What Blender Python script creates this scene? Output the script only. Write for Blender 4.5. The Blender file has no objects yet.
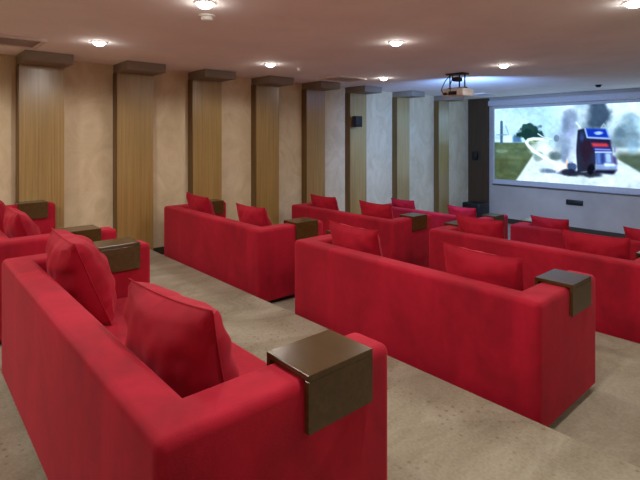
import bpy, bmesh, math, random
import numpy as np
from mathutils import Vector, Matrix, noise as mnoise

random.seed(7)
S = bpy.context.scene
COL = S.collection

# ------------------------------------------------------------------ helpers
def link(o, parent=None):
    COL.objects.link(o)
    if parent is not None:
        o.parent = parent
    return o

def tag(o, label=None, cat=None, group=None, kind=None):
    for k, v in (('label', label), ('category', cat), ('group', group), ('kind', kind)):
        if v:
            o[k] = v
    return o

def empty(name, loc=(0, 0, 0), rz=0.0):
    o = bpy.data.objects.new(name, None)
    o.empty_display_size = 0.1
    o.location = loc
    o.rotation_euler = (0, 0, rz)
    return link(o)

def mesh_obj(name, bm, mat, parent=None, smooth=False, recalc=True):
    if recalc:
        bmesh.ops.recalc_face_normals(bm, faces=bm.faces[:])
    me = bpy.data.meshes.new(name)
    bm.to_mesh(me)
    bm.free()
    if smooth:
        for p in me.polygons:
            p.use_smooth = True
        try:
            me.set_sharp_from_angle(angle=math.radians(38))
        except Exception:
            pass
    me.materials.append(mat)
    return link(bpy.data.objects.new(name, me), parent)

def box(bm, x0, x1, y0, y1, z0, z1):
    vs = [bm.verts.new(p) for p in ((x0, y0, z0), (x1, y0, z0), (x1, y1, z0), (x0, y1, z0),
                                    (x0, y0, z1), (x1, y0, z1), (x1, y1, z1), (x0, y1, z1))]
    fs = [bm.faces.new([vs[i] for i in q]) for q in
          ((0, 3, 2, 1), (4, 5, 6, 7), (0, 1, 5, 4), (1, 2, 6, 5), (2, 3, 7, 6), (3, 0, 4, 7))]
    return vs, fs

def bevel_all(bm, w, seg=3, edges=None):
    bmesh.ops.bevel(bm, geom=edges or bm.edges[:], offset=w, segments=seg, profile=0.5,
                    affect='EDGES', clamp_overlap=True)

def bbox_obj(name, dims, mat, parent=None, bev=0.0, seg=3, smooth=True):
    bm = bmesh.new()
    box(bm, *dims)
    if bev:
        bevel_all(bm, bev, seg)
    return mesh_obj(name, bm, mat, parent, smooth=bool(bev) and smooth)

def cyl(bm, c, r0, r1, h, n=32, axis='Z', caps=True):
    m = Matrix.Translation(c)
    if axis == 'Y':
        m = m @ Matrix.Rotation(math.radians(-90), 4, 'X')
    if axis == 'X':
        m = m @ Matrix.Rotation(math.radians(90), 4, 'Y')
    m = m @ Matrix.Translation((0, 0, h / 2))
    return bmesh.ops.create_cone(bm, cap_ends=caps, segments=n, radius1=r0, radius2=r1, depth=h, matrix=m)

def lathe(bm, prof, n=40, c=(0, 0, 0)):
    rings = []
    for r, z in prof:
        rings.append([bm.verts.new((c[0] + r * math.cos(2 * math.pi * i / n), c[1] + r * math.sin(2 * math.pi * i / n), c[2] + z)) for i in range(n)])
    for a, b in zip(rings, rings[1:]):
        for i in range(n):
            bm.faces.new((a[i], a[(i + 1) % n], b[(i + 1) % n], b[i]))
    return rings

def tube(bm, pts, r, n=8):
    pts = [Vector(p) for p in pts]
    rings = []
    for i, p in enumerate(pts):
        d = (pts[min(i + 1, len(pts) - 1)] - pts[max(i - 1, 0)]).normalized()
        a = d.orthogonal().normalized()
        b = d.cross(a)
        rings.append([bm.verts.new(p + r * (math.cos(2 * math.pi * k / n) * a + math.sin(2 * math.pi * k / n) * b)) for k in range(n)])
    for a, b in zip(rings, rings[1:]):
        off = min(range(n), key=lambda s: (a[0].co - b[s].co).length)
        for k in range(n):
            bm.faces.new((a[k], a[(k + 1) % n], b[(k + 1 + off) % n], b[(k + off) % n]))
    bm.faces.new(rings[0])
    bm.faces.new(rings[-1])

# ---------------------------------------------------------------- materials
def srgb(r, g, b):
    f = lambda c: (c / 255 / 12.92) if c / 255 <= 0.04045 else ((c / 255 + 0.055) / 1.055) ** 2.4
    return (f(r), f(g), f(b), 1.0)

class Mat:
    def __init__(self, name, base, rough=0.6, spec=0.5, metal=0.0):
        self.m = bpy.data.materials.new(name)
        self.m.use_nodes = True
        self.nt = self.m.node_tree
        self.b = self.nt.nodes['Principled BSDF']
        self.b.inputs['Base Color'].default_value = base
        self.b.inputs['Roughness'].default_value = rough
        self.b.inputs['Specular IOR Level'].default_value = spec
        self.b.inputs['Metallic'].default_value = metal
    def node(self, t, **kw):
        n = self.nt.nodes.new(t)
        for k, v in kw.items():
            if k in n.inputs:
                n.inputs[k].default_value = v
            else:
                setattr(n, k, v)
        return n
    def lk(self, a, b):
        self.nt.links.new(a, b)
    def coord(self, scale=(1, 1, 1), which='Object', rot=(0, 0, 0)):
        tc = self.node('ShaderNodeTexCoord')
        mp = self.node('ShaderNodeMapping')
        mp.inputs['Scale'].default_value = scale
        mp.inputs['Rotation'].default_value = rot
        self.lk(tc.outputs[which], mp.inputs['Vector'])
        return mp.outputs['Vector']
    def noise(self, vec, scale, detail=4, rough=0.55, dist=0.0):
        n = self.node('ShaderNodeTexNoise', Scale=scale, Detail=detail, Roughness=rough, Distortion=dist)
        self.lk(vec, n.inputs['Vector'])
        return n.outputs['Fac']
    def ramp(self, fac, stops):
        r = self.node('ShaderNodeValToRGB')
        el = r.color_ramp.elements
        el[0].position, el[0].color = stops[0]
        el[1].position, el[1].color = stops[-1]
        for p, c in stops[1:-1]:
            e = el.new(p)
            e.color = c
        self.lk(fac, r.inputs['Fac'])
        return r.outputs['Color']
    def mix(self, fac, a, b, mode='MIX'):
        n = self.node('ShaderNodeMix', data_type='RGBA', blend_type=mode)
        for sock, v in ((n.inputs[0], fac), (n.inputs[6], a), (n.inputs[7], b)):
            if hasattr(v, 'links'):
                self.lk(v, sock)
            else:
                sock.default_value = v
        return n.outputs[2]
    def base(self, c):
        self.lk(c, self.b.inputs['Base Color'])
    def bump(self, h, strength=0.3, dist=0.01):
        n = self.node('ShaderNodeBump', Strength=strength, Distance=dist)
        self.lk(h, n.inputs['Height'])
        self.lk(n.outputs['Normal'], self.b.inputs['Normal'])

VD, VM, VL = (136, 4, 28), (164, 8, 38), (188, 18, 50)
def velvet():
    M = Mat('red_velvet', srgb(196, 24, 48), 0.75, 0.25)
    v = M.coord((1, 1, 1))
    vs = M.coord((1.0, 1.0, 0.45))
    n1 = M.noise(vs, 3.2, 5, 0.6, 0.8)
    n2 = M.noise(v, 14, 4, 0.6)
    c = M.ramp(n1, [(0.30, srgb(*VD)), (0.5, srgb(*VM)), (0.74, srgb(*VL))])
    c = M.mix(0.22, c, M.ramp(n2, [(0.3, srgb(*VD)), (0.7, srgb(*VL))]))
    M.base(c)
    M.b.inputs['Sheen Weight'].default_value = 0.4
    M.b.inputs['Sheen Roughness'].default_value = 0.45
    M.b.inputs['Sheen Tint'].default_value = srgb(255, 110, 125)
    fine = M.noise(v, 220, 2, 0.6)
    M.bump(M.mix(0.5, fine, M.noise(v, 9, 3, 0.5)), 0.22, 0.006)
    return M.m

def carpet():
    M = Mat('greige_carpet', srgb(160, 148, 126), 0.95, 0.1)
    v = M.coord()
    va = M.coord((1.0, 0.55, 1), rot=(0, 0, 0.6))
    n1 = M.noise(va, 3.0, 6, 0.66, 0.9)
    n2 = M.noise(v, 60, 3, 0.6)
    c = M.ramp(n1, [(0.28, srgb(130, 122, 104)), (0.5, srgb(158, 151, 132)), (0.72, srgb(181, 175, 158))])
    c = M.mix(0.25, c, M.ramp(n2, [(0.3, srgb(120, 107, 86)), (0.7, srgb(192, 182, 160))]))
    vo = M.node('ShaderNodeTexVoronoi', Scale=16.0, Randomness=0.25)
    M.lk(v, vo.inputs['Vector'])
    dots = M.ramp(vo.outputs['Distance'], [(0.12, (1, 1, 1, 1)), (0.20, (0, 0, 0, 1))])
    sel = M.ramp(M.noise(v, 2.2, 2), [(0.42, (0, 0, 0, 1)), (0.56, (0.55, 0.55, 0.55, 1))])
    c = M.mix(M.mix(1.0, dots, sel, 'MULTIPLY'), c, srgb(112, 98, 76))
    M.base(c)
    M.bump(M.noise(v, 300, 2, 0.6), 0.35, 0.004)
    return M.m

def stucco(name, stops, rough=0.8):
    M = Mat(name, stops[1][1], rough, 0.25)
    v = M.coord()
    vb = M.coord((1, 1, 0.7))
    n = M.noise(vb, 2.4, 7, 0.66, 1.4)
    c = M.ramp(n, stops)
    M.base(c)
    M.bump(M.noise(v, 26, 6, 0.65, 0.5), 0.16, 0.008)
    return M.m

def wood(name, d, m, l, rough=0.35, spec=0.5, scale=(38, 38, 0.9)):
    M = Mat(name, srgb(*m), rough, spec)
    v = M.coord(scale)
    n = M.noise(v, 1.0, 5, 0.6, 0.5)
    v2 = M.coord((2.2, 2.2, 0.5))
    n2 = M.noise(v2, 1.0, 3)
    c = M.ramp(n, [(0.3, srgb(*d)), (0.5, srgb(*m)), (0.72, srgb(*l))])
    c = M.mix(0.3, c, M.ramp(n2, [(0.3, srgb(*d)), (0.7, srgb(*l))]))
    M.base(c)
    M.bump(n, 0.025, 0.003)
    return M.m

def paint(name, col, rough=0.7, spec=0.3, var=0.05):
    M = Mat(name, srgb(*col), rough, spec)
    v = M.coord()
    a = tuple(max(0, c * (1 - var)) for c in col)
    b = tuple(min(255, c * (1 + var)) for c in col)
    M.base(M.ramp(M.noise(v, 1.7, 3), [(0.3, srgb(*a)), (0.7, srgb(*b))]))
    M.bump(M.noise(v, 120, 2), 0.03, 0.002)
    return M.m

def plain(name, col, rough=0.5, spec=0.5, metal=0.0):
    M = Mat(name, srgb(*col), rough, spec, metal)
    v = M.coord()
    n = M.noise(v, 40, 2)
    a = tuple(max(0, c * 0.93) for c in col)
    M.base(M.ramp(n, [(0.3, srgb(*a)), (0.7, srgb(*col))]))
    return M.m

def emitter(name, col, strength):
    m = bpy.data.materials.new(name)
    m.use_nodes = True
    nt = m.node_tree
    nt.nodes.clear()
    e = nt.nodes.new('ShaderNodeEmission')
    e.inputs['Color'].default_value = col
    e.inputs['Strength'].default_value = strength
    o = nt.nodes.new('ShaderNodeOutputMaterial')
    nt.links.new(e.outputs[0], o.inputs[0])
    return m

VELVET = velvet()
CARPET = carpet()
STUCCO = stucco('cream_stucco', [(0.25, srgb(194, 174, 140)), (0.5, srgb(212, 193, 159)), (0.75, srgb(226, 209, 179))])
WOOD = wood('slatted_oak', (136, 106, 54), (162, 131, 73), (182, 152, 92), 0.22, 0.6)
for _k, _v in (('Coat Weight', 1.0), ('Coat IOR', 1.75), ('Coat Roughness', 0.3)):
    WOOD.node_tree.nodes['Principled BSDF'].inputs[_k].default_value = _v
DARKWOOD = wood('dark_brown_panel', (58, 42, 28), (74, 56, 38), (88, 68, 48), 0.4, 0.4)
TABLE = wood('brown_laminate', (62, 43, 15), (76, 54, 22), (90, 65, 32), 0.25, 0.6, (3, 40, 40))
EDGE = wood('dark_bronze_edge', (84, 62, 30), (104, 78, 40), (122, 94, 52), 0.4, 0.4)
CAPM = paint('taupe_bulkhead_paint', (138, 126, 112))
CEIL = paint('ceiling_paint', (243, 240, 241), 0.85, 0.2, 0.02)
FRONT = paint('grey_beige_wall_paint', (188, 176, 164))
BACKW = paint('rear_wall_paint', (196, 178, 150))
BASEB = plain('dark_baseboard', (62, 52, 38), 0.5)
BLACK = plain('black_plastic', (20, 20, 22), 0.45)
DARK = plain('dark_plinth', (26, 22, 16), 0.6)
WHITE = plain('white_plastic', (244, 243, 240), 0.4)
OFFW = plain('screen_border', (206, 204, 206), 0.6)
GREY = plain('grey_metal', (120, 118, 116), 0.4, 0.5, 0.6)
VENTM = paint('vent_paint', (222, 212, 206))
GLOW = emitter('downlight_glow', (1.0, 0.93, 0.82, 1), 22.0)

# ------------------------------------------------------------------ setting
WX = -6.68      # left wall
FY = 11.05      # screen wall
RX = 2.3
BY = -3.2
CZ = 2.53
TIERS = [(BY, 2.60, 0.0), (2.60, 4.545, -0.14), (4.545, 5.95, -0.28), (5.95, 6.80, -0.405), (6.80, FY, -0.53)]
T1, T2, T3, T4 = 0.0, -0.14, -0.28, -0.53

bm = bmesh.new()
prof = []
for y0, y1, z in TIERS:
    prof += [(y0, z), (y1, z)]
bot = [(FY, -0.75), (BY, -0.75)]
ring = prof + bot
la = [bm.verts.new((WX - 0.1, y, z)) for y, z in ring]
lb = [bm.verts.new((RX + 0.1, y, z)) for y, z in ring]
n = len(ring)
for i in range(n):
    bm.faces.new((la[i], la[(i + 1) % n], lb[(i + 1) % n], lb[i]))
bm.faces.new(la)
bm.faces.new(lb)
tag(mesh_obj('floor', bm, CARPET), kind='structure')

tag(bbox_obj('ceiling', (WX - 0.1, RX + 0.1, BY - 0.1, FY + 0.1, CZ, CZ + 0.12), CEIL), kind='structure')
tag(bbox_obj('wall_left', (WX - 0.1, WX, BY - 0.1, FY + 0.1, -0.75, CZ), STUCCO), kind='structure')
tag(bbox_obj('wall_front', (WX, RX, FY, FY + 0.1, -0.75, CZ), FRONT), kind='structure')
tag(bbox_obj('wall_right', (RX, RX + 0.1, BY - 0.1, FY + 0.1, -0.75, CZ), BACKW), kind='structure')
tag(bbox_obj('wall_back', (WX, RX, BY - 0.1, BY, -0.75, CZ), BACKW), kind='structure')

# skirting along the left wall steps down with the floor
bm = bmesh.new()
for y0, y1, z in TIERS:
    box(bm, WX, WX + 0.018, y0, y1, z, z + 0.11)
tag(mesh_obj('baseboard_left', bm, BASEB), kind='structure')
tag(bbox_obj('baseboard_front', (-6.12, RX, FY - 0.018, FY, -0.53, -0.41), BASEB), kind='structure')

# slatted pilasters with bulkhead boxes on top
PIL = [(1.05, 1.53), (2.17, 2.66), (3.26, 3.74), (4.38, 4.84), (5.46, 5.90), (6.56, 7.02), (7.98, 8.40), (9.50, 9.92)]
PX = -6.55
tn = 0
for y0, y1 in PIL:
    tn += 1
    bm = bmesh.new()
    k = 14
    pts = [(WX, y0)]
    w = (y1 - y0) / k
    for i in range(k):
        a = y0 + i * w
        pts += [(PX, a + 0.0), (PX, a + w * 0.84), (PX - 0.002, a + w * 0.90), (PX - 0.002, a + w)]
    pts[-1] = (PX, y1)
    pts[-2] = (PX, y1 - w * 0.05)
    pts.append((WX, y1))
    lo = [bm.verts.new((x, y, -0.6)) for x, y in pts]
    hi = [bm.verts.new((x, y, 2.42)) for x, y in pts]
    for i in range(len(pts)):
        j = (i + 1) % len(pts)
        bm.faces.new((lo[i], lo[j], hi[j], hi[i]))
    bm.faces.new(lo)
    bm.faces.new(hi)
    p = tag(mesh_obj('trim_%d' % tn, bm, WOOD), kind='structure')
    bbox_obj('edge_strip', (WX, PX + 0.002, y0 - 0.016, y0 - 0.0005, -0.6, 2.415), EDGE, p)
    bbox_obj('bulkhead', (WX, -6.15, y0 - 0.01, y1 + 0.01, 2.415, CZ), CAPM, p, 0.004, 2)

# dark brown panel at the left end of the screen wall
tn += 1
tag(bbox_obj('trim_%d' % tn, (WX, -6.13, FY - 0.07, FY, -0.53, CZ), DARKWOOD), kind='structure')

# -------------------------------------------------------------------- sofas
SH, AW, BT, SEAT = 0.77, 0.19, 0.165, 0.42
RB = 0.034

def sofa_shell_bm(W, SD):
    """U of back and two arms as one bevelled prism; cut apart along the mitres afterwards."""
    bm = bmesh.new()
    o = [(0, 0), (W, 0), (W, SD), (W - AW, SD), (W - AW, BT), (AW, BT), (AW, SD), (0, SD)]
    lo = [bm.verts.new((x, y, 0.05)) for x, y in o]
    hi = [bm.verts.new((x, y, SH)) for x, y in o]
    nn = len(o)
    for i in range(nn):
        bm.faces.new((lo[i], lo[(i + 1) % nn], hi[(i + 1) % nn], hi[i]))
    bm.faces.new(lo)
    bm.faces.new(hi)
    bmesh.ops.recalc_face_normals(bm, faces=bm.faces[:])
    ed = [e for e in bm.edges if not (abs(e.verts[0].co.z - 0.05) < 1e-6 and abs(e.verts[1].co.z - 0.05) < 1e-6)
          and not (abs(e.verts[0].co.x - e.verts[1].co.x) < 1e-6 and abs(e.verts[0].co.y - e.verts[1].co.y) < 1e-6
                   and abs(e.verts[0].co.y - BT) < 1e-6)]
    bmesh.ops.bevel(bm, geom=ed, offset=RB, segments=5, profile=0.5, affect='EDGES', clamp_overlap=True)
    return bm

def cut(bm, p, nrm):
    r = bmesh.ops.bisect_plane(bm, geom=bm.verts[:] + bm.edges[:] + bm.faces[:], plane_co=p, plane_no=nrm,
                               clear_outer=True, clear_inner=False)
    ed = [e for e in r['geom_cut'] if isinstance(e, bmesh.types.BMEdge)]
    bmesh.ops.holes_fill(bm, edges=ed)

def cushion_bm(x0, x1, y0, y1, z0, z1, b=0.035, crown=0.010):
    bm = bmesh.new()
    box(bm, x0, x1, y0, y1, z0, z1)
    bevel_all(bm, b, 4)
    bmesh.ops.subdivide_edges(bm, edges=[e for e in bm.edges if e.calc_length() > 0.25], cuts=6, use_grid_fill=True)
    for v in bm.verts:
        if v.co.z > z1 - 0.004:
            u = (v.co.x - x0) / (x1 - x0) * 2 - 1
            w = (v.co.y - y0) / (y1 - y0) * 2 - 1
            v.co.z += crown * max(0, 1 - u * u) * max(0, 1 - w * w)
    return bm

def make_sofa(x0, x1, y, z, label):
    W = x1 - x0
    SD = 0.91 if z == T1 else 0.86
    r = empty('sofa', (x0, y, z))
    tag(r, label, 'sofa', 'red sofas in stepped rows')
    src = sofa_shell_bm(W, SD)
    bk = src.copy()
    m1, m2 = Vector((AW, BT, 0)), Vector((W - AW, BT, 0))
    d1 = Vector((BT, -AW, 0)).normalized()      # normal of the left mitre plane
    d2 = Vector((-BT, -AW, 0)).normalized()
    # backrest keeps the side towards -y
    cut(bk, m1, -d1)
    cut(bk, m2, -d2)
    mesh_obj('backrest', bk, VELVET, r, True)
    a1 = src.copy()
    cut(a1, m1, d1)
    cut(a1, Vector((W / 2, 0, 0)), Vector((1, 0, 0)))
    mesh_obj('arm', a1, VELVET, r, True)
    a2 = src
    cut(a2, m2, d2)
    cut(a2, Vector((W / 2, 0, 0)), Vector((-1, 0, 0)))
    mesh_obj('arm', a2, VELVET, r, True)
    bbox_obj('seat_base', (AW, W - AW, BT, SD - 0.01, 0.05, 0.27), VELVET, r, 0.02, 3)
    mid = W / 2
    mesh_obj('seat_cushion', cushion_bm(AW + 0.003, mid - 0.001, BT + 0.003, SD + 0.005, 0.27, SEAT), VELVET, r, True)
    mesh_obj('seat_cushion', cushion_bm(mid + 0.001, W - AW - 0.003, BT + 0.003, SD + 0.005, 0.27, SEAT), VELVET, r, True)
    pl = bbox_obj('plinth', (0.05, W - 0.05, 0.05, SD - 0.05, 0.0, 0.055), DARK, r)
    pl['label'] = 'dark recessed plinth'
    return r

SOFAS = {
    'R1L': (-6.54, -4.20, 0.485, T1, 'red velvet sofa of the rear row at the far left edge, against the slatted wall'),
    'R1R': (-3.66, -1.175, 0.485, T1, 'large red velvet sofa in the near left foreground, closest to the viewer'),
    'R2L': (-6.20, -3.92, 2.655, T2, 'red velvet sofa standing alone in left middle, beside the cream wall panels'),
    'R2R': (-3.375, -1.17, 2.655, T2, 'long red velvet sofa at picture centre, its tray glossy blue on the right arm'),
    'R3L': (-5.95, -3.88, 4.63, T3, 'red velvet sofa of the third row, behind the left middle sofa near the wall'),
    'R3R': (-3.32, -1.12, 4.60, T3, 'red velvet sofa running out at the right edge, second row from the screen'),
    'R4L': (-6.22, -3.95, 6.90, T4, 'farthest red velvet sofa in the front row by the left wall pilasters'),
    'R4R': (-3.50, -1.15, 6.90, T4, 'red velvet sofa of the front row under the right half of the screen'),
}
for k, a in SOFAS.items():
    make_sofa(*a)

# ---------------------------------------------------- saddle trays on the arms
def make_tray(xc, y0, z, label, length=0.30, drop=0.19):
    r = empty('arm_tray', (xc, y0, z))
    tag(r, label, 'tray', 'wooden trays saddled over sofa arms')
    hw, t = AW / 2 + 0.021, 0.02
    bbox_obj('tray_top', (-hw, hw, 0, length, 0.0, 0.022), TABLE, r, 0.002, 1, False)
    bbox_obj('side_panel', (-hw, -hw + t, 0, length, -drop + 0.022, 0.0), TABLE, r, 0.0015, 1, False)
    bbox_obj('side_panel', (hw - t, hw, 0, length, -drop + 0.022, 0.0), TABLE, r, 0.0015, 1, False)
    return r

def tray(key, side, dy, label):
    x0, x1, y, z, _ = SOFAS[key]
    xc = x0 + AW / 2 if side == 'L' else x1 - AW / 2
    make_tray(xc, y + dy, z + SH + 0.002, label)

tray('R1R', 'R', 0.485, 'brown wooden tray over the near foreground sofa arm, largest in view')
tray('R1R', 'L', 0.52, "brown wooden tray over the foreground sofa's far left arm, nearer of the close pair")
tray('R1L', 'R', 0.47, "brown wooden tray just behind the foreground sofa's far arm, farther of the close pair")
tray('R1L', 'L', 0.52, 'brown wooden tray against the first slatted pilaster, at far left')
tray('R2L', 'L', 0.50, 'dark wooden tray seen between the two cushions of the left middle sofa')
tray('R2L', 'R', 0.46, "brown wooden tray between the left middle sofa and the centre sofa")
tray('R2R', 'L', 0.42, "brown wooden tray peeking out behind the centre sofa's left cushion")
tray('R2R', 'R', 0.40, "wooden tray on the centre sofa's right arm, its top reflecting blue")
tray('R3L', 'L', 0.50, 'wooden tray on the wall side arm of the third row left sofa')
tray('R3L', 'R', 0.40, "brown wooden tray on the right arm of the sofa behind the centre sofa's left cushion")
tray('R3R', 'L', 0.36, 'small dark wooden tray left of the slanted cushion, second row from the screen')
tray('R3R', 'R', 0.36, 'wooden tray cut off by the right edge of the picture')
tray('R4L', 'R', 0.36, 'dark tray in the front row left of the narrow aisle gap')
tray('R4R', 'L', 0.36, 'dark tray in the front row right of the narrow aisle gap')

# ------------------------------------------------------------------ cushions
def cushion_mesh(W, H, T, seed, wr=1.0):
    bm = bmesh.new()
    N = 30
    off = Vector((seed * 3.7, seed * 1.3, seed * 2.1))
    grids = []
    for sgn in (1, -1):
        g = []
        for j in range(N + 1):
            row = []
            for i in range(N + 1):
                u = -1 + 2 * i / N
                v = -1 + 2 * j / N
                # sides drawn in between the pointed corners
                ex = 1 - 0.07 * (1 - v * v) ** 1.0
                ey = 1 - 0.07 * (1 - u * u) ** 1.0
                x = u * ex * W / 2
                y = v * ey * H / 2
                q = max(0, (1 - u * u)) ** 0.5 * max(0, (1 - v * v)) ** 0.5
                h = T / 2 * q ** 0.92
                e = 1 - q
                p = Vector((u * 2.2, v * 2.2, sgn * 1.5)) + off
                wrk = mnoise.noise(p * 1.6) * 0.014 + mnoise.noise(Vector((u * 6, v * 1.5, 0)) + off) * 0.005 * e + mnoise.noise(Vector((u * 1.5, v * 7, 3)) + off) * 0.003 * e
                edge = min(1, q * 4)
                h = sgn * h + wrk * wr * edge
                # sagging: the body hangs to the lower half
                row.append((x, y - 0.012 * q, h))
            g.append(row)
        grids.append(g)
    V = {}
    for s, g in enumerate(grids):
        for j in range(N + 1):
            for i in range(N + 1):
                border = i in (0, N) or j in (0, N)
                key = (0 if border else s, i, j)
                if key not in V:
                    V[key] = bm.verts.new(g[j][i])
    def vv(s, i, j):
        return V[(0 if (i in (0, N) or j in (0, N)) else s, i, j)]
    for s in (0, 1):
        for j in range(N):
            for i in range(N):
                q = (vv(s, i, j), vv(s, i + 1, j), vv(s, i + 1, j + 1), vv(s, i, j + 1))
                try:
                    bm.faces.new(q)
                except ValueError:
                    pass
    # fine welt along the seam, wound as a thin tube
    loop = [V[(0, i, 0)].co.copy() for i in range(N)] + [V[(0, N, j)].co.copy() for j in range(N)] + \
           [V[(0, N - i, N)].co.copy() for i in range(N)] + [V[(0, 0, N - j)].co.copy() for j in range(N)]
    return bm, loop

def make_cushion(key, xc, label, W=0.58, H=0.53, T=0.23, lean=17, yaw=0, roll=0, dy=0.0, dz=0.0, seed=1, wr=1.0):
    x0, x1, y, z, _ = SOFAS[key]
    bm, loop = cushion_mesh(W, H, T, seed, wr)
    bmesh.ops.recalc_face_normals(bm, faces=bm.faces[:])
    o = mesh_obj('throw_cushion', bm, VELVET, None, True)
    b2 = bmesh.new()
    tube(b2, loop + [loop[0], loop[1]], 0.003, 6)
    pp = mesh_obj('piping', b2, VELVET, o, True)
    o.rotation_mode = 'XYZ'
    R = Matrix.Rotation(math.radians(yaw), 4, 'Z') @ Matrix.Rotation(math.radians(90 + lean), 4, 'X') @ Matrix.Rotation(math.radians(roll), 4, 'Z')
    # local y -> up, leaning back towards -y; rests on the seat and against the back
    pv = [R @ v.co for ob in (o, pp) for v in ob.data.vertices]
    lift = SEAT + 0.0115 - min(p.z for p in pv)
    low = [p for p in pv if p.z + lift < SH + 0.002]
    push = BT + 0.002 - min(p.y for p in low)
    lo_x = x0 + AW + 0.024 - min(p.x for p in low)
    hi_x = x1 - AW - 0.024 - max(p.x for p in low)
    xc = min(max(xc, lo_x), hi_x)
    o.matrix_world = Matrix.Translation((xc, y + push, z + lift)) @ R
    tag(o, label, 'cushion', 'red velvet throw cushions on the sofas')
    return o

CUSH = [
    ('R1R', -3.30, 'plump red cushion on the foreground sofa, against its far left arm', dict(W=0.50, H=0.56, T=0.32, lean=22, seed=1, roll=-2, wr=1.5)),
    ('R1R', -1.745, 'big wrinkled red cushion on the foreground sofa, beside its near right arm', dict(W=0.57, H=0.54, T=0.31, lean=13, seed=2, roll=0, yaw=8, wr=1.3)),
    ('R1L', -6.02, 'red cushion cut by the left picture edge, on the rear row sofa', dict(seed=3, T=0.22)),
    ('R1L', -4.72, 'rounded red cushion on the rear row sofa, below the far left tray', dict(seed=4, T=0.24, H=0.54, lean=19)),
    ('R2L', -5.72, 'red cushion at the wall end of the left middle sofa', dict(seed=5, roll=-2)),
    ('R2L', -4.40, 'red cushion at the right end of the left middle sofa', dict(seed=6, roll=1)),
    ('R2R', -3.06, 'red cushion at the left end of the centre sofa', dict(seed=7, roll=-1)),
    ('R2R', -1.64, "red cushion at the right end of the centre sofa, near the blue topped tray", dict(seed=8, roll=-1)),
    ('R3L', -5.52, 'small red cushion at the wall end of the third row sofa', dict(seed=9)),
    ('R3L', -4.19, 'red cushion at the right end of the third row left sofa', dict(seed=10, roll=-1)),
    ('R3R', -2.86, 'red cushion at the left end of the sofa running out at right', dict(seed=11, roll=-1)),
    ('R3R', -1.60, 'wide low red cushion at the right end of the sofa running out at right', dict(seed=12, W=0.58)),
    ('R4L', -5.77, 'farthest red cushion, near the wall pilasters in the front row', dict(seed=13, H=0.50, W=0.55)),
    ('R4L', -4.47, 'red cushion in the front row in front of the black corner speaker', dict(seed=14, H=0.50, W=0.55)),
    ('R4R', -3.12, 'red cushion in the front row, below the dark wall plate', dict(seed=15, H=0.50, W=0.55)),
    ('R4R', -1.78, 'red cushion of the front row cut off by the right picture edge', dict(seed=16, H=0.50, W=0.55)),
]
for key, xc, lab, kw in CUSH:
    make_cushion(key, xc, lab, **kw)

# ------------------------------------------------------------ screen and picture
SX0, SX1, SZ0, SZ1 = -5.975, -2.09, 0.53, 2.255
scr = empty('projection_screen', ((SX0 + SX1) / 2, FY, SZ0))
tag(scr, 'wide lit projection screen showing a blue truck on a dusty smoky road', 'screen')
inv = Vector(scr.location)
def sbox(name, x0, x1, y0, y1, z0, z1, m, bev=0.0, parent=None):
    return bbox_obj(name, (x0 - inv.x, x1 - inv.x, y0 - inv.y, y1 - inv.y, z0 - inv.z, z1 - inv.z), m, parent or scr, bev, 2)
sbox('backing_panel', SX0 - 0.045, SX1 + 0.045, FY - 0.022, FY, SZ0 - 0.13, SZ1 + 0.06, OFFW)
sbox('bottom_bar', SX0 - 0.045, SX1 + 0.045, FY - 0.05, FY - 0.022, SZ0 - 0.145, SZ0 - 0.115, GREY, 0.006)
cs = sbox('roller_casing', SX0 - 0.12, SX1 + 0.12, FY - 0.13, FY, SZ1 + 0.07, SZ1 + 0.20, OFFW, 0.01)

def smooth(a, b, x):
    t = np.clip((x - a) / (b - a), 0, 1)
    return t * t * (3 - 2 * t)

def vnoise(x, y, seed):
    rs = np.random.RandomState(seed)
    tab = rs.rand(64, 64)
    xi, yi = np.floor(x).astype(int), np.floor(y).astype(int)
    fx, fy = x - xi, y - yi
    fx, fy = fx * fx * (3 - 2 * fx), fy * fy * (3 - 2 * fy)
    g = lambda a, b: tab[a % 64, b % 64]
    return (g(xi, yi) * (1 - fx) + g(xi + 1, yi) * fx) * (1 - fy) + (g(xi, yi + 1) * (1 - fx) + g(xi + 1, yi + 1) * fx) * fy

def fbm(x, y, seed, o=4):
    s, a, t = 0, 0.5, 0
    for k in range(o):
        s = s + a * vnoise(x * 2 ** k + 13 * k, y * 2 ** k + 7 * k, seed + k)
        t += a
        a *= 0.5
    return s / t

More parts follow.
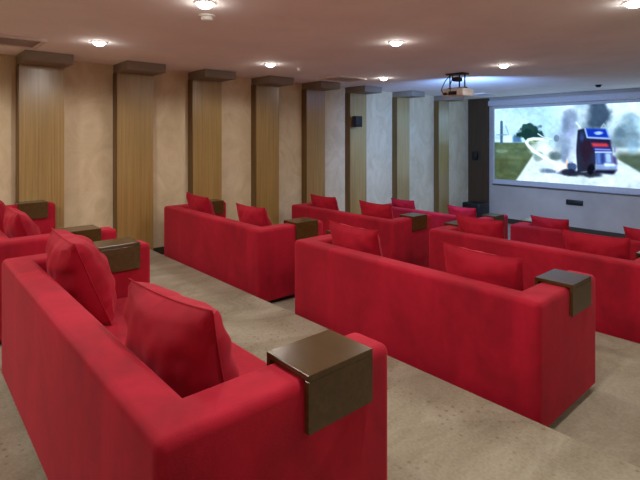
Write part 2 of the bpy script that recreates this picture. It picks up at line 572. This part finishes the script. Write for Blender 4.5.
def picture_colours(u, v):
    """u to the right, v downwards, both in units of the picture's height."""
    C = np.zeros(u.shape + (3,))
    def over(mask, col):
        nonlocal C
        col = np.asarray(col, float)
        C = C * (1 - mask[..., None]) + col * mask[..., None]
    def blob(cx, cy, rx, ry, seed, soft=0.5, f=6):
        d = np.sqrt(((u - cx) / rx) ** 2 + ((v - cy) / ry) ** 2)
        d = d + (fbm(u * f, v * f, seed) - 0.5) * 1.1
        return 1 - smooth(1 - soft, 1 + soft * 0.3, d)
    def poly(pts, soft=0.020):
        m = np.ones(u.shape)
        k = len(pts)
        for i in range(k):
            (x0, y0), (x1, y1) = pts[i], pts[(i + 1) % k]
            nx, ny = -(y1 - y0), x1 - x0
            l = math.hypot(nx, ny)
            m = m * smooth(-soft, soft, ((u - x0) * nx + (v - y0) * ny) / l)
        return m
    def line(pts, w, soft=0.01):
        m = np.zeros(u.shape)
        for (x0, y0), (x1, y1) in zip(pts, pts[1:]):
            dx, dy = x1 - x0, y1 - y0
            t = np.clip(((u - x0) * dx + (v - y0) * dy) / (dx * dx + dy * dy), 0, 1)
            d = np.hypot(u - x0 - t * dx, v - y0 - t * dy)
            m = np.maximum(m, 1 - smooth(w - soft, w + soft, d))
        return m
    n = fbm(u * 3, v * 3, 3)
    sky = np.stack([180 + 40 * n, 208 + 28 * n, 226 + 18 * n], -1)
    C = sky
    # clouds of dust at the right
    over(0.85 * smooth(0.8, 1.3, u) * smooth(0.25, 0.55, fbm(u * 4, v * 4, 9)), (232, 238, 240))
    over(0.8 * blob(1.66, 0.40, 0.16, 0.26, 21), (120, 136, 146))
    over(0.55 * blob(1.50, 0.62, 0.22, 0.2, 23), (84, 100, 96))
    # horizon and field
    g = fbm(u * 9, v * 16, 31)
    field = np.stack([88 + 44 * g, 106 + 34 * g, 84 + 26 * g], -1)
    m = smooth(0.465, 0.49, v) * (1 - smooth(-0.02, 0.02, u - (0.66 - 0.66 * (v - 0.49))))
    C = C * (1 - m[..., None]) + field * m[..., None]
    over(m * smooth(0.62, 0.75, v) * 0.6 * fbm(u * 7, v * 9, 37), (96, 92, 58))
    # road
    m = smooth(0.50, 0.56, v) * smooth(-0.03, 0.03, u - (0.66 - 0.66 * (v - 0.49)))
    over(m, (224, 229, 230))
    over(m * 0.35 * smooth(0.4, 0.75, fbm(u * 5, v * 14, 41)), (176, 182, 184))
    # far verge at the right
    over(0.85 * smooth(0.54, 0.64, v) * (1 - smooth(0.0, 0.04, v - (0.64 + 0.62 * (u - 1.55)))) * smooth(1.50, 1.60, u), (84, 96, 78))
    over(0.5 * smooth(0.45, 0.75, fbm(u * 2.6 + 3, v * 5, 101)) * (1 - smooth(0.42, 0.5, v)), (168, 192, 206))
    over(0.55 * blob(1.30, 0.30, 0.42, 0.34, 102, 0.7, 4), (150, 166, 180))
    over(0.5 * blob(1.52, 0.16, 0.14, 0.2, 103, 0.7, 7), (222, 234, 238))
    # tower, sheds and tree at the left
    over(line([(0.105, 0.19), (0.105, 0.475)], 0.020), (92, 116, 140))
    over(line([(0.165, 0.24), (0.215, 0.38)], 0.007), (160, 180, 192))
    over(poly([(0.13, 0.39), (0.26, 0.37), (0.27, 0.475), (0.13, 0.475)]), (214, 224, 228))
    over(poly([(0.27, 0.39), (0.37, 0.37), (0.40, 0.475), (0.27, 0.475)]), (104, 138, 168))
    over(line([(0.03, 0.37), (0.18, 0.37)], 0.006), (140, 160, 176))
    over(blob(0.52, 0.30, 0.13, 0.09, 51, 0.25, 12), (62, 92, 92))
    over(blob(0.46, 0.37, 0.13, 0.09, 52, 0.25, 12), (46, 78, 74))
    over(blob(0.60, 0.37, 0.11, 0.08, 53, 0.3, 12), (52, 82, 80))
    over(0.7 * blob(0.68, 0.44, 0.16, 0.035, 55), (100, 122, 116))
    over(blob(0.86, 0.42, 0.035, 0.045, 56, 0.3), (120, 134, 150))
    over(0.5 * blob(0.10, 0.60, 0.12, 0.03, 57), (158, 172, 160))
    over(0.6 * blob(0.55, 0.46, 0.10, 0.03, 58), (150, 164, 110))
    # dust and pale sweep on the road
    over(0.8 * blob(0.70, 0.55, 0.2, 0.1, 61), (228, 232, 234))
    over(0.8 * blob(0.84, 0.65, 0.11, 0.08, 63), (86, 100, 98))
    over(0.6 * blob(0.63, 0.66, 0.07, 0.07, 64), (120, 136, 130))
    # column of smoke
    over(0.9 * blob(1.00, 0.38, 0.13, 0.40, 71, 0.6, 7), (168, 176, 204))
    over(0.75 * blob(0.98, 0.24, 0.07, 0.14, 73, 0.6, 8), (124, 138, 160))
    over(0.7 * blob(1.06, 0.60, 0.06, 0.2, 75, 0.6, 8), (208, 212, 234))
    over(0.6 * blob(0.95, 0.64, 0.05, 0.16, 76, 0.6, 8), (126, 138, 168))
    over(0.92 * blob(1.34, 0.10, 0.17, 0.24, 77, 0.5, 6), (76, 92, 112))
    over(0.5 * blob(1.20, 0.10, 0.10, 0.16, 79, 0.6, 6), (190, 200, 212))
    over(0.55 * blob(0.90, 0.52, 0.16, 0.22, 104, 0.7, 6), (150, 162, 176))
    over(0.6 * blob(1.04, 0.16, 0.12, 0.14, 105, 0.7, 9), (140, 152, 170))
    # white looping trail
    over(line([(0.74, 0.45), (0.66, 0.43), (0.56, 0.425), (0.49, 0.44), (0.462, 0.475), (0.49, 0.52), (0.56, 0.59), (0.73, 0.69), (0.91, 0.79)], 0.020, 0.01), (240, 244, 248))
    over(line([(0.62, 0.36), (0.68, 0.40), (0.80, 0.43), (0.70, 0.445)], 0.008, 0.008), (222, 230, 238))
    # debris and small flames
    over(0.8 * blob(0.88, 0.85, 0.22, 0.05, 81), (96, 110, 136))
    over(blob(0.92, 0.79, 0.10, 0.08, 83, 0.5, 14), (240, 234, 236))
    over(0.8 * blob(0.99, 0.73, 0.018, 0.07, 85, 0.4, 20), (244, 206, 176))
    over(0.9 * blob(1.05, 0.80, 0.05, 0.10, 87, 0.4, 18), (74, 88, 124))
    # truck: long side in shade, front in light
    over(0.9 * blob(1.16, 0.86, 0.28, 0.05, 91, 0.5), (48, 50, 66))
    over(0.9 * poly([(1.117, 0.314), (1.201, 0.294), (1.322, 0.577), (1.322, 0.807), (1.114, 0.849), (1.096, 0.582)], 0.012), (44, 46, 66))
    over(0.6 * blob(1.22, 0.60, 0.09, 0.18, 93, 0.6), (70, 40, 58))
    over(0.8 * blob(1.165, 0.42, 0.03, 0.09, 94, 0.6), (70, 88, 140))
    over(0.5 * blob(1.30, 0.66, 0.05, 0.10, 99, 0.6), (60, 62, 96))
    over(poly([(1.244, 0.415), (1.482, 0.424), (1.500, 0.573), (1.294, 0.573)]), (58, 50, 84))
    over(poly([(1.201, 0.294), (1.439, 0.306), (1.469, 0.412), (1.223, 0.412)]), (38, 74, 176))
    over(0.9 * blob(1.355, 0.355, 0.055, 0.025, 95, 0.5), (190, 206, 240))
    over(line([(1.201, 0.30), (1.229, 0.408), (1.482, 0.424)], 0.009), (178, 192, 224))
    over(line([(1.442, 0.311), (1.48, 0.424)], 0.005), (160, 176, 212))
    over(poly([(1.273, 0.474), (1.453, 0.480), (1.469, 0.524), (1.290, 0.524)]), (214, 84, 96))
    over(poly([(1.296, 0.533), (1.493, 0.535), (1.5, 0.575), (1.312, 0.577)]), (66, 78, 168))
    over(line([(1.32, 0.553), (1.48, 0.556)], 0.006), (176, 182, 226))
    over(poly([(1.315, 0.577), (1.5, 0.573), (1.513, 0.745), (1.329, 0.745)]), (92, 108, 160))
    over(line([(1.322, 0.589), (1.49, 0.586)], 0.007), (222, 230, 244))
    over(poly([(1.336, 0.6), (1.371, 0.6), (1.378, 0.728), (1.343, 0.728)]), (118, 146, 200))
    over(poly([(1.382, 0.6), (1.412, 0.6), (1.419, 0.728), (1.387, 0.728)]), (70, 84, 140))
    over(poly([(1.428, 0.598), (1.486, 0.596), (1.496, 0.71), (1.436, 0.71)]), (176, 196, 230))
    over(poly([(1.5, 0.618), (1.549, 0.647), (1.557, 0.735), (1.508, 0.735)]), (104, 92, 134))
    over(poly([(1.315, 0.742), (1.557, 0.738), (1.554, 0.80), (1.322, 0.807)]), (150, 164, 196))
    over(poly([(1.415, 0.719), (1.533, 0.722), (1.536, 0.751), (1.419, 0.754)]), (228, 240, 246))
    over(poly([(1.315, 0.804), (1.554, 0.795), (1.52, 0.851), (1.301, 0.842)]), (44, 46, 72))
    over(0.9 * blob(1.27, 0.80, 0.045, 0.075, 98, 0.4), (30, 30, 40))
    over(line([(1.50, 0.50), (1.53, 0.52), (1.53, 0.58)], 0.007), (150, 150, 180))
    over(line([(1.143, 0.283), (1.099, 0.22)], 0.009), (222, 230, 240))
    over(line([(1.384, 0.29), (1.412, 0.242), (1.439, 0.292), (1.39, 0.29)], 0.006), (178, 192, 200))
    over(0.85 * blob(1.60, 0.36, 0.08, 0.12, 96, 0.6, 8), (112, 132, 146))
    over(0.6 * blob(1.72, 0.50, 0.08, 0.12, 97, 0.6, 8), (150, 178, 196))
    C = C * (0.93 + 0.14 * fbm(u * 22, v * 22, 110, 3))[..., None]
    return C

NX, NZ = 420, 186
uu, vv = np.meshgrid(np.linspace(0, (SX1 - SX0) / (SZ1 - SZ0), NX), np.linspace(0, 1, NZ), indexing='ij')
cols = np.clip(picture_colours(uu, vv), 0, 255) / 255.0
lin = np.where(cols <= 0.04045, cols / 12.92, ((cols + 0.055) / 1.055) ** 2.4)
lin = lin ** 1.35
xs = np.linspace(SX0, SX1, NX) - inv.x
zs = np.linspace(SZ1, SZ0, NZ) - inv.z
vx, vz = np.meshgrid(xs, zs, indexing='ij')
verts = np.stack([vx.ravel(), np.full(vx.size, -0.026), vz.ravel()], -1)
ii, jj = np.meshgrid(np.arange(NX - 1), np.arange(NZ - 1), indexing='ij')
a = (ii * NZ + jj).ravel()
faces = np.stack([a, a + 1, a + NZ + 1, a + NZ], -1)
me = bpy.data.meshes.new('picture')
me.from_pydata(verts.tolist(), [], faces.tolist())
at = me.color_attributes.new('film', 'FLOAT_COLOR', 'POINT')
at.data.foreach_set('color', np.concatenate([lin.reshape(-1, 3), np.ones((lin.shape[0] * lin.shape[1], 1))], 1).ravel().astype(np.float32))
pm = bpy.data.materials.new('projected_film')
pm.use_nodes = True
nt = pm.node_tree
nt.nodes.clear()
an = nt.nodes.new('ShaderNodeAttribute')
an.attribute_name = 'film'
mx = nt.nodes.new('ShaderNodeMix')
mx.data_type = 'RGBA'
mx.blend_type = 'MULTIPLY'
mx.inputs[0].default_value = 1.0
mx.inputs[7].default_value = SCREEN_TINT if 'SCREEN_TINT' in globals() else (0.74, 0.90, 1.0, 1)
em = nt.nodes.new('ShaderNodeEmission')
em.inputs['Strength'].default_value = 1.12
ou = nt.nodes.new('ShaderNodeOutputMaterial')
nt.links.new(an.outputs['Color'], mx.inputs[6])
nt.links.new(mx.outputs[2], em.inputs['Color'])
nt.links.new(em.outputs[0], ou.inputs[0])
me.materials.append(pm)
pic = bpy.data.objects.new('picture', me)
link(pic, scr)
pic['label'] = 'lit film picture of a blue truck'

# --------------------------------------------------------------- downlights
LX = [-5.18, -3.16, -1.08, 1.0]
LY = [-0.6, 1.60, 3.83, 6.05]
LPOS = {(i, j): (x, y) for i, x in enumerate(LX) for j, y in enumerate(LY)}
LPOS.update({(0, 1): (-5.164, 1.53), (0, 2): (-5.20, 3.70), (0, 3): (-5.184, 5.97), (1, 1): (-3.156, 1.665),
             (1, 2): (-3.148, 3.815), (1, 3): (-3.18, 6.12), (2, 2): (-1.076, 3.986)})
LPOW = 49.0
LDIM = {(0, 0): 0.9, (1, 0): 0.9, (2, 0): 0.35, (3, 0): 0.2, (3, 1): 0.25, (3, 2): 0.3, (3, 3): 0.3, (0, 3): 0.22, (1, 3): 0.35, (2, 3): 0.6, (0, 2): 0.9}
LCOL = (1.0, 0.945, 0.88)
LAB = {
    (0, 1): 'recessed ceiling downlight before the second pilaster, upper left',
    (0, 2): 'recessed ceiling downlight over the left middle sofa, before the fourth pilaster',
    (0, 3): 'recessed ceiling downlight nearest the small black wall speaker',
    (1, 1): 'recessed ceiling downlight beside the smoke detector, at the top edge',
    (1, 2): 'bright recessed ceiling downlight at the middle of the ceiling',
    (1, 3): 'recessed ceiling downlight right of the projector, nearest the screen',
    (2, 2): 'recessed ceiling downlight cut off at the top right corner',
}
def ring_bm():
    b = bmesh.new()
    lathe(b, [(0.056, 0.0), (0.056, -0.006), (0.062, -0.009), (0.078, -0.006), (0.082, 0.0)], 40)
    return b
ring_me = None
if True:
    for (i, j), (x, y) in LPOS.items():
        if (i, j) in LAB:
            r = empty('downlight', (x, y, CZ))
            tag(r, LAB[(i, j)], 'ceiling light', 'recessed ceiling downlights')
            mesh_obj('trim_ring', ring_bm(), WHITE, r, True)
            b = bmesh.new()
            lathe(b, [(0.057, -0.002), (0.056, -0.012), (0.048, -0.026), (0.032, -0.036), (0.012, -0.041), (0.0005, -0.042)], 40)
            mesh_obj('lamp_lens', b, GLOW, r, True)
        gd = bpy.data.lights.new('downlight_glow', 'POINT')  # added point light beside the spot, for a halo on the ceiling
        gd.energy = 0.4
        gd.color = LCOL
        gd.shadow_soft_size = 0.03
        go = bpy.data.objects.new('downlight_glow', gd)
        go.location = (x, y, CZ - 0.07)
        link(go)
        ld = bpy.data.lights.new('downlight_lamp', 'SPOT')
        ld.energy = LPOW * LDIM.get((i, j), 1.0)
        ld.color = LCOL
        ld.spot_size = math.radians(166)
        ld.spot_blend = 0.35
        ld.shadow_soft_size = 0.05
        lo = bpy.data.objects.new('downlight_lamp', ld)
        lo.location = (x, y, CZ - 0.03)
        link(lo)

# ----------------------------------------------------------------- projector
pr = empty('projector', (-4.08, 6.40, CZ))
tag(pr, 'white ceiling projector hanging on a black bracket', 'projector')
bm = bmesh.new()
box(bm, -0.19, 0.19, -0.14, 0.16, -0.355, -0.235)
bevel_all(bm, 0.02, 3)
body = mesh_obj('housing', bm, WHITE, pr, True)
b = bmesh.new()
cyl(b, (0.08, 0.15, -0.30), 0.045, 0.042, 0.05, 28, 'Y')
mesh_obj('lens', b, BLACK, body, True)
b = bmesh.new()
box(b, -0.06, 0.08, -0.146, -0.138, -0.335, -0.280)
box(b, -0.16, -0.09, -0.145, -0.138, -0.325, -0.295)
mesh_obj('port_panel', b, BLACK, body)
bbox_obj('ceiling_plate', (-0.15, 0.15, -0.09, 0.09, -0.02, 0.0), BLACK, pr, 0.004, 2)
for nm, pts in (('bracket_arm', [(-0.13, 0, -0.02), (-0.13, 0, -0.24)]), ('bracket_arm', [(0.13, 0, -0.02), (0.13, 0, -0.24)]),
                ('bracket_arm', [(0.0, 0.06, -0.02), (0.0, 0.06, -0.24)])):
    b = bmesh.new()
    tube(b, pts, 0.011, 10)
    mesh_obj(nm, b, BLACK, pr, True)
b = bmesh.new()
box(b, -0.16, 0.16, -0.02, 0.02, -0.235, -0.215)
box(b, -0.05, 0.05, -0.06, 0.06, -0.12, -0.06)
mesh_obj('bracket_hub', b, BLACK, pr)
for pts in ([(0.02, -0.16, -0.31), (0.02, -0.22, -0.30), (0.01, -0.21, -0.20), (-0.03, -0.10, -0.10), (-0.05, -0.04, -0.02)],
            [(-0.05, -0.16, -0.32), (-0.07, -0.24, -0.34), (-0.14, -0.22, -0.26), (-0.14, -0.12, -0.12), (-0.10, -0.04, -0.02)]):
    b = bmesh.new()
    P3 = []
    for i in range(len(pts) - 1):
        for t in (0, 0.33, 0.66):
            P3.append(Vector(pts[i]).lerp(Vector(pts[i + 1]), t))
    P3.append(Vector(pts[-1]))
    tube(b, P3, 0.007, 8)
    mesh_obj('cable', b, BLACK, pr, True)

ld = bpy.data.lights.new('added_blue_wash', 'SPOT')  # added wide blue fill by the lens, washing the left pilasters and front end
ld.energy = 330.0
ld.color = (0.24, 0.47, 1.0)
ld.spot_size = math.radians(160)
ld.spot_blend = 1.0
ld.shadow_soft_size = 0.04
lo = bpy.data.objects.new('added_blue_wash', ld)
lo.location = (-4.0, 6.62, CZ - 0.32)
lo.rotation_euler = (math.radians(60), 0, math.radians(32))
link(lo)

# ----------------------------------------------------------- ceiling fittings
def vent(x0, x1, y0, y1, label):
    r = empty('ceiling_vent', ((x0 + x1) / 2, (y0 + y1) / 2, CZ))
    tag(r, label, 'air vent', 'air vents in the ceiling')
    hx, hy = (x1 - x0) / 2, (y1 - y0) / 2
    b = bmesh.new()
    w, t = 0.045, 0.028
    box(b, -hx, hx, -hy, -hy + w, -t, 0)
    box(b, -hx, hx, hy - w, hy, -t, 0)
    box(b, -hx, -hx + w, -hy + w, hy - w, -t, 0)
    box(b, hx - w, hx, -hy + w, hy - w, -t, 0)
    mesh_obj('frame', b, VENTM, r)
    k = max(5, int((x1 - x0 - 2 * w) / 0.05))
    b = bmesh.new()
    for i in range(k):
        a = -hx + w + (2 * hx - 2 * w) * (i + 0.5) / k
        vs, _ = box(b, a - 0.0235, a + 0.0235, -hy + w, hy - w, -0.020, -0.016)
        bmesh.ops.rotate(b, verts=vs, cent=(a, 0, -0.018), matrix=Matrix.Rotation(math.radians(14), 3, 'Y'))
    mesh_obj('louvre', b, VENTM, r)
    bbox_obj('duct_opening', (-hx + w, hx - w, -hy + w, hy - w, -0.006, 0.0), VENTM, r)
vent(-5.88, -5.36, -0.15, 1.10, 'long pale air vent in the ceiling at the upper left corner')
vent(-5.88, -5.40, 5.15, 5.80, 'flat air vent in the ceiling left of the smaller middle downlight')
vent(-5.86, -5.42, 9.55, 10.10, 'thin looking air vent in the ceiling between projector and screen')

def detector(x, y, label, m=None, s=1.0):
    r = empty('smoke_detector', (x, y, CZ))
    tag(r, label, 'smoke detector')
    b = bmesh.new()
    lathe(b, [(0.0, -0.012), (0.062 * s, -0.012), (0.066 * s, -0.006), (0.066 * s, 0.0)], 36)
    mesh_obj('base', b, m or WHITE, r, True)
    b = bmesh.new()
    lathe(b, [(0.045 * s, -0.012), (0.050 * s, -0.026), (0.044 * s, -0.040), (0.020 * s, -0.046), (0.0, -0.046)], 36)
    mesh_obj('sensor_cap', b, m or WHITE, r, True)
detector(-3.47, 1.85, 'white smoke detector on the ceiling below the top edge downlight')
detector(-5.23, 4.22, 'tiny smoke detector on the ceiling right of a downlight, before the fifth pilaster', None, 0.6)
detector(-3.22, 9.75, 'small dark smoke detector on the ceiling above the screen', BLACK, 0.9)

# ----------------------------------------------------------- wall fittings
sp = empty('wall_speaker', (PX, 6.64, 1.86))
tag(sp, 'small black speaker mounted on the sixth pilaster of the left wall', 'speaker')
bbox_obj('mounting_bracket', (0.0, 0.05, -0.03, 0.03, -0.04, 0.04), GREY, sp)
bbox_obj('cabinet', (0.05, 0.17, -0.085, 0.085, -0.105, 0.105), BLACK, sp, 0.008, 2)
bbox_obj('grille', (0.168, 0.176, -0.072, 0.072, -0.09, 0.09), DARK, sp, 0.003, 2)

ws = empty('wall_box', (-6.46, FY - 0.07, 1.09))
tag(ws, 'small dark box on the brown panel left of the screen', 'wall box')
bbox_obj('box_body', (-0.07, 0.07, -0.07, 0.0, -0.10, 0.10), BLACK, ws, 0.006, 2)
bbox_obj('box_front', (-0.055, 0.055, -0.076, -0.068, -0.085, 0.085), DARK, ws, 0.003, 2)

pl = empty('wall_plate', (-4.12, FY, 0.13))
tag(pl, 'dark socket plate on the wall below the screen', 'socket plate')
bbox_obj('plate', (-0.17, 0.17, -0.035, 0.0, -0.055, 0.055), BLACK, pl, 0.006, 2)
for k in (-1, 0, 1):
    bbox_obj('socket', (k * 0.1 - 0.035, k * 0.1 + 0.035, -0.042, -0.033, -0.03, 0.03), DARK, pl, 0.003, 2)

sw = empty('subwoofer', (-6.22, 10.55, T4))
tag(sw, 'black speaker box on the floor in the front left corner', 'speaker')
bbox_obj('cabinet', (-0.24, 0.24, -0.22, 0.22, 0.03, 0.50), BLACK, sw, 0.04, 4)
b = bmesh.new()
cyl(b, (0, -0.228, 0.27), 0.15, 0.15, 0.012, 36, 'Y')
mesh_obj('grille', b, DARK, sw)
for sx in (-1, 1):
    for sy in (-1, 1):
        b = bmesh.new()
        cyl(b, (sx * 0.18, sy * 0.16, 0.0), 0.025, 0.03, 0.035, 16)
        mesh_obj('foot', b, BLACK, sw)

# ----------------------------------------------------------------- camera
cam = bpy.data.cameras.new('camera')
co = bpy.data.objects.new('camera', cam)
link(co)
F_PX = 476.0
cam.sensor_fit = 'HORIZONTAL'
cam.sensor_width = 36.0
cam.lens = 36.0 * F_PX / 640.0
cam.shift_x = 0.0
cam.shift_y = -(240 - 137.5) / 640.0
cam.clip_start = 0.05
co.location = (0, 0, 1.55)
co.rotation_euler = (math.radians(90), 0, math.radians(48.6))
S.camera = co

# ------------------------------------------------------------------- world
w = bpy.data.worlds.new('world')
w.use_nodes = True
w.node_tree.nodes['Background'].inputs[0].default_value = (0.02, 0.02, 0.02, 1)
S.world = w
S.view_settings.view_transform = 'Standard'
S.view_settings.look = 'None'
S.view_settings.gamma = 1.0
S.view_settings.exposure = 0.64
S.view_settings.use_curve_mapping = False
S.cycles.max_bounces = 10
S.cycles.diffuse_bounces = 6
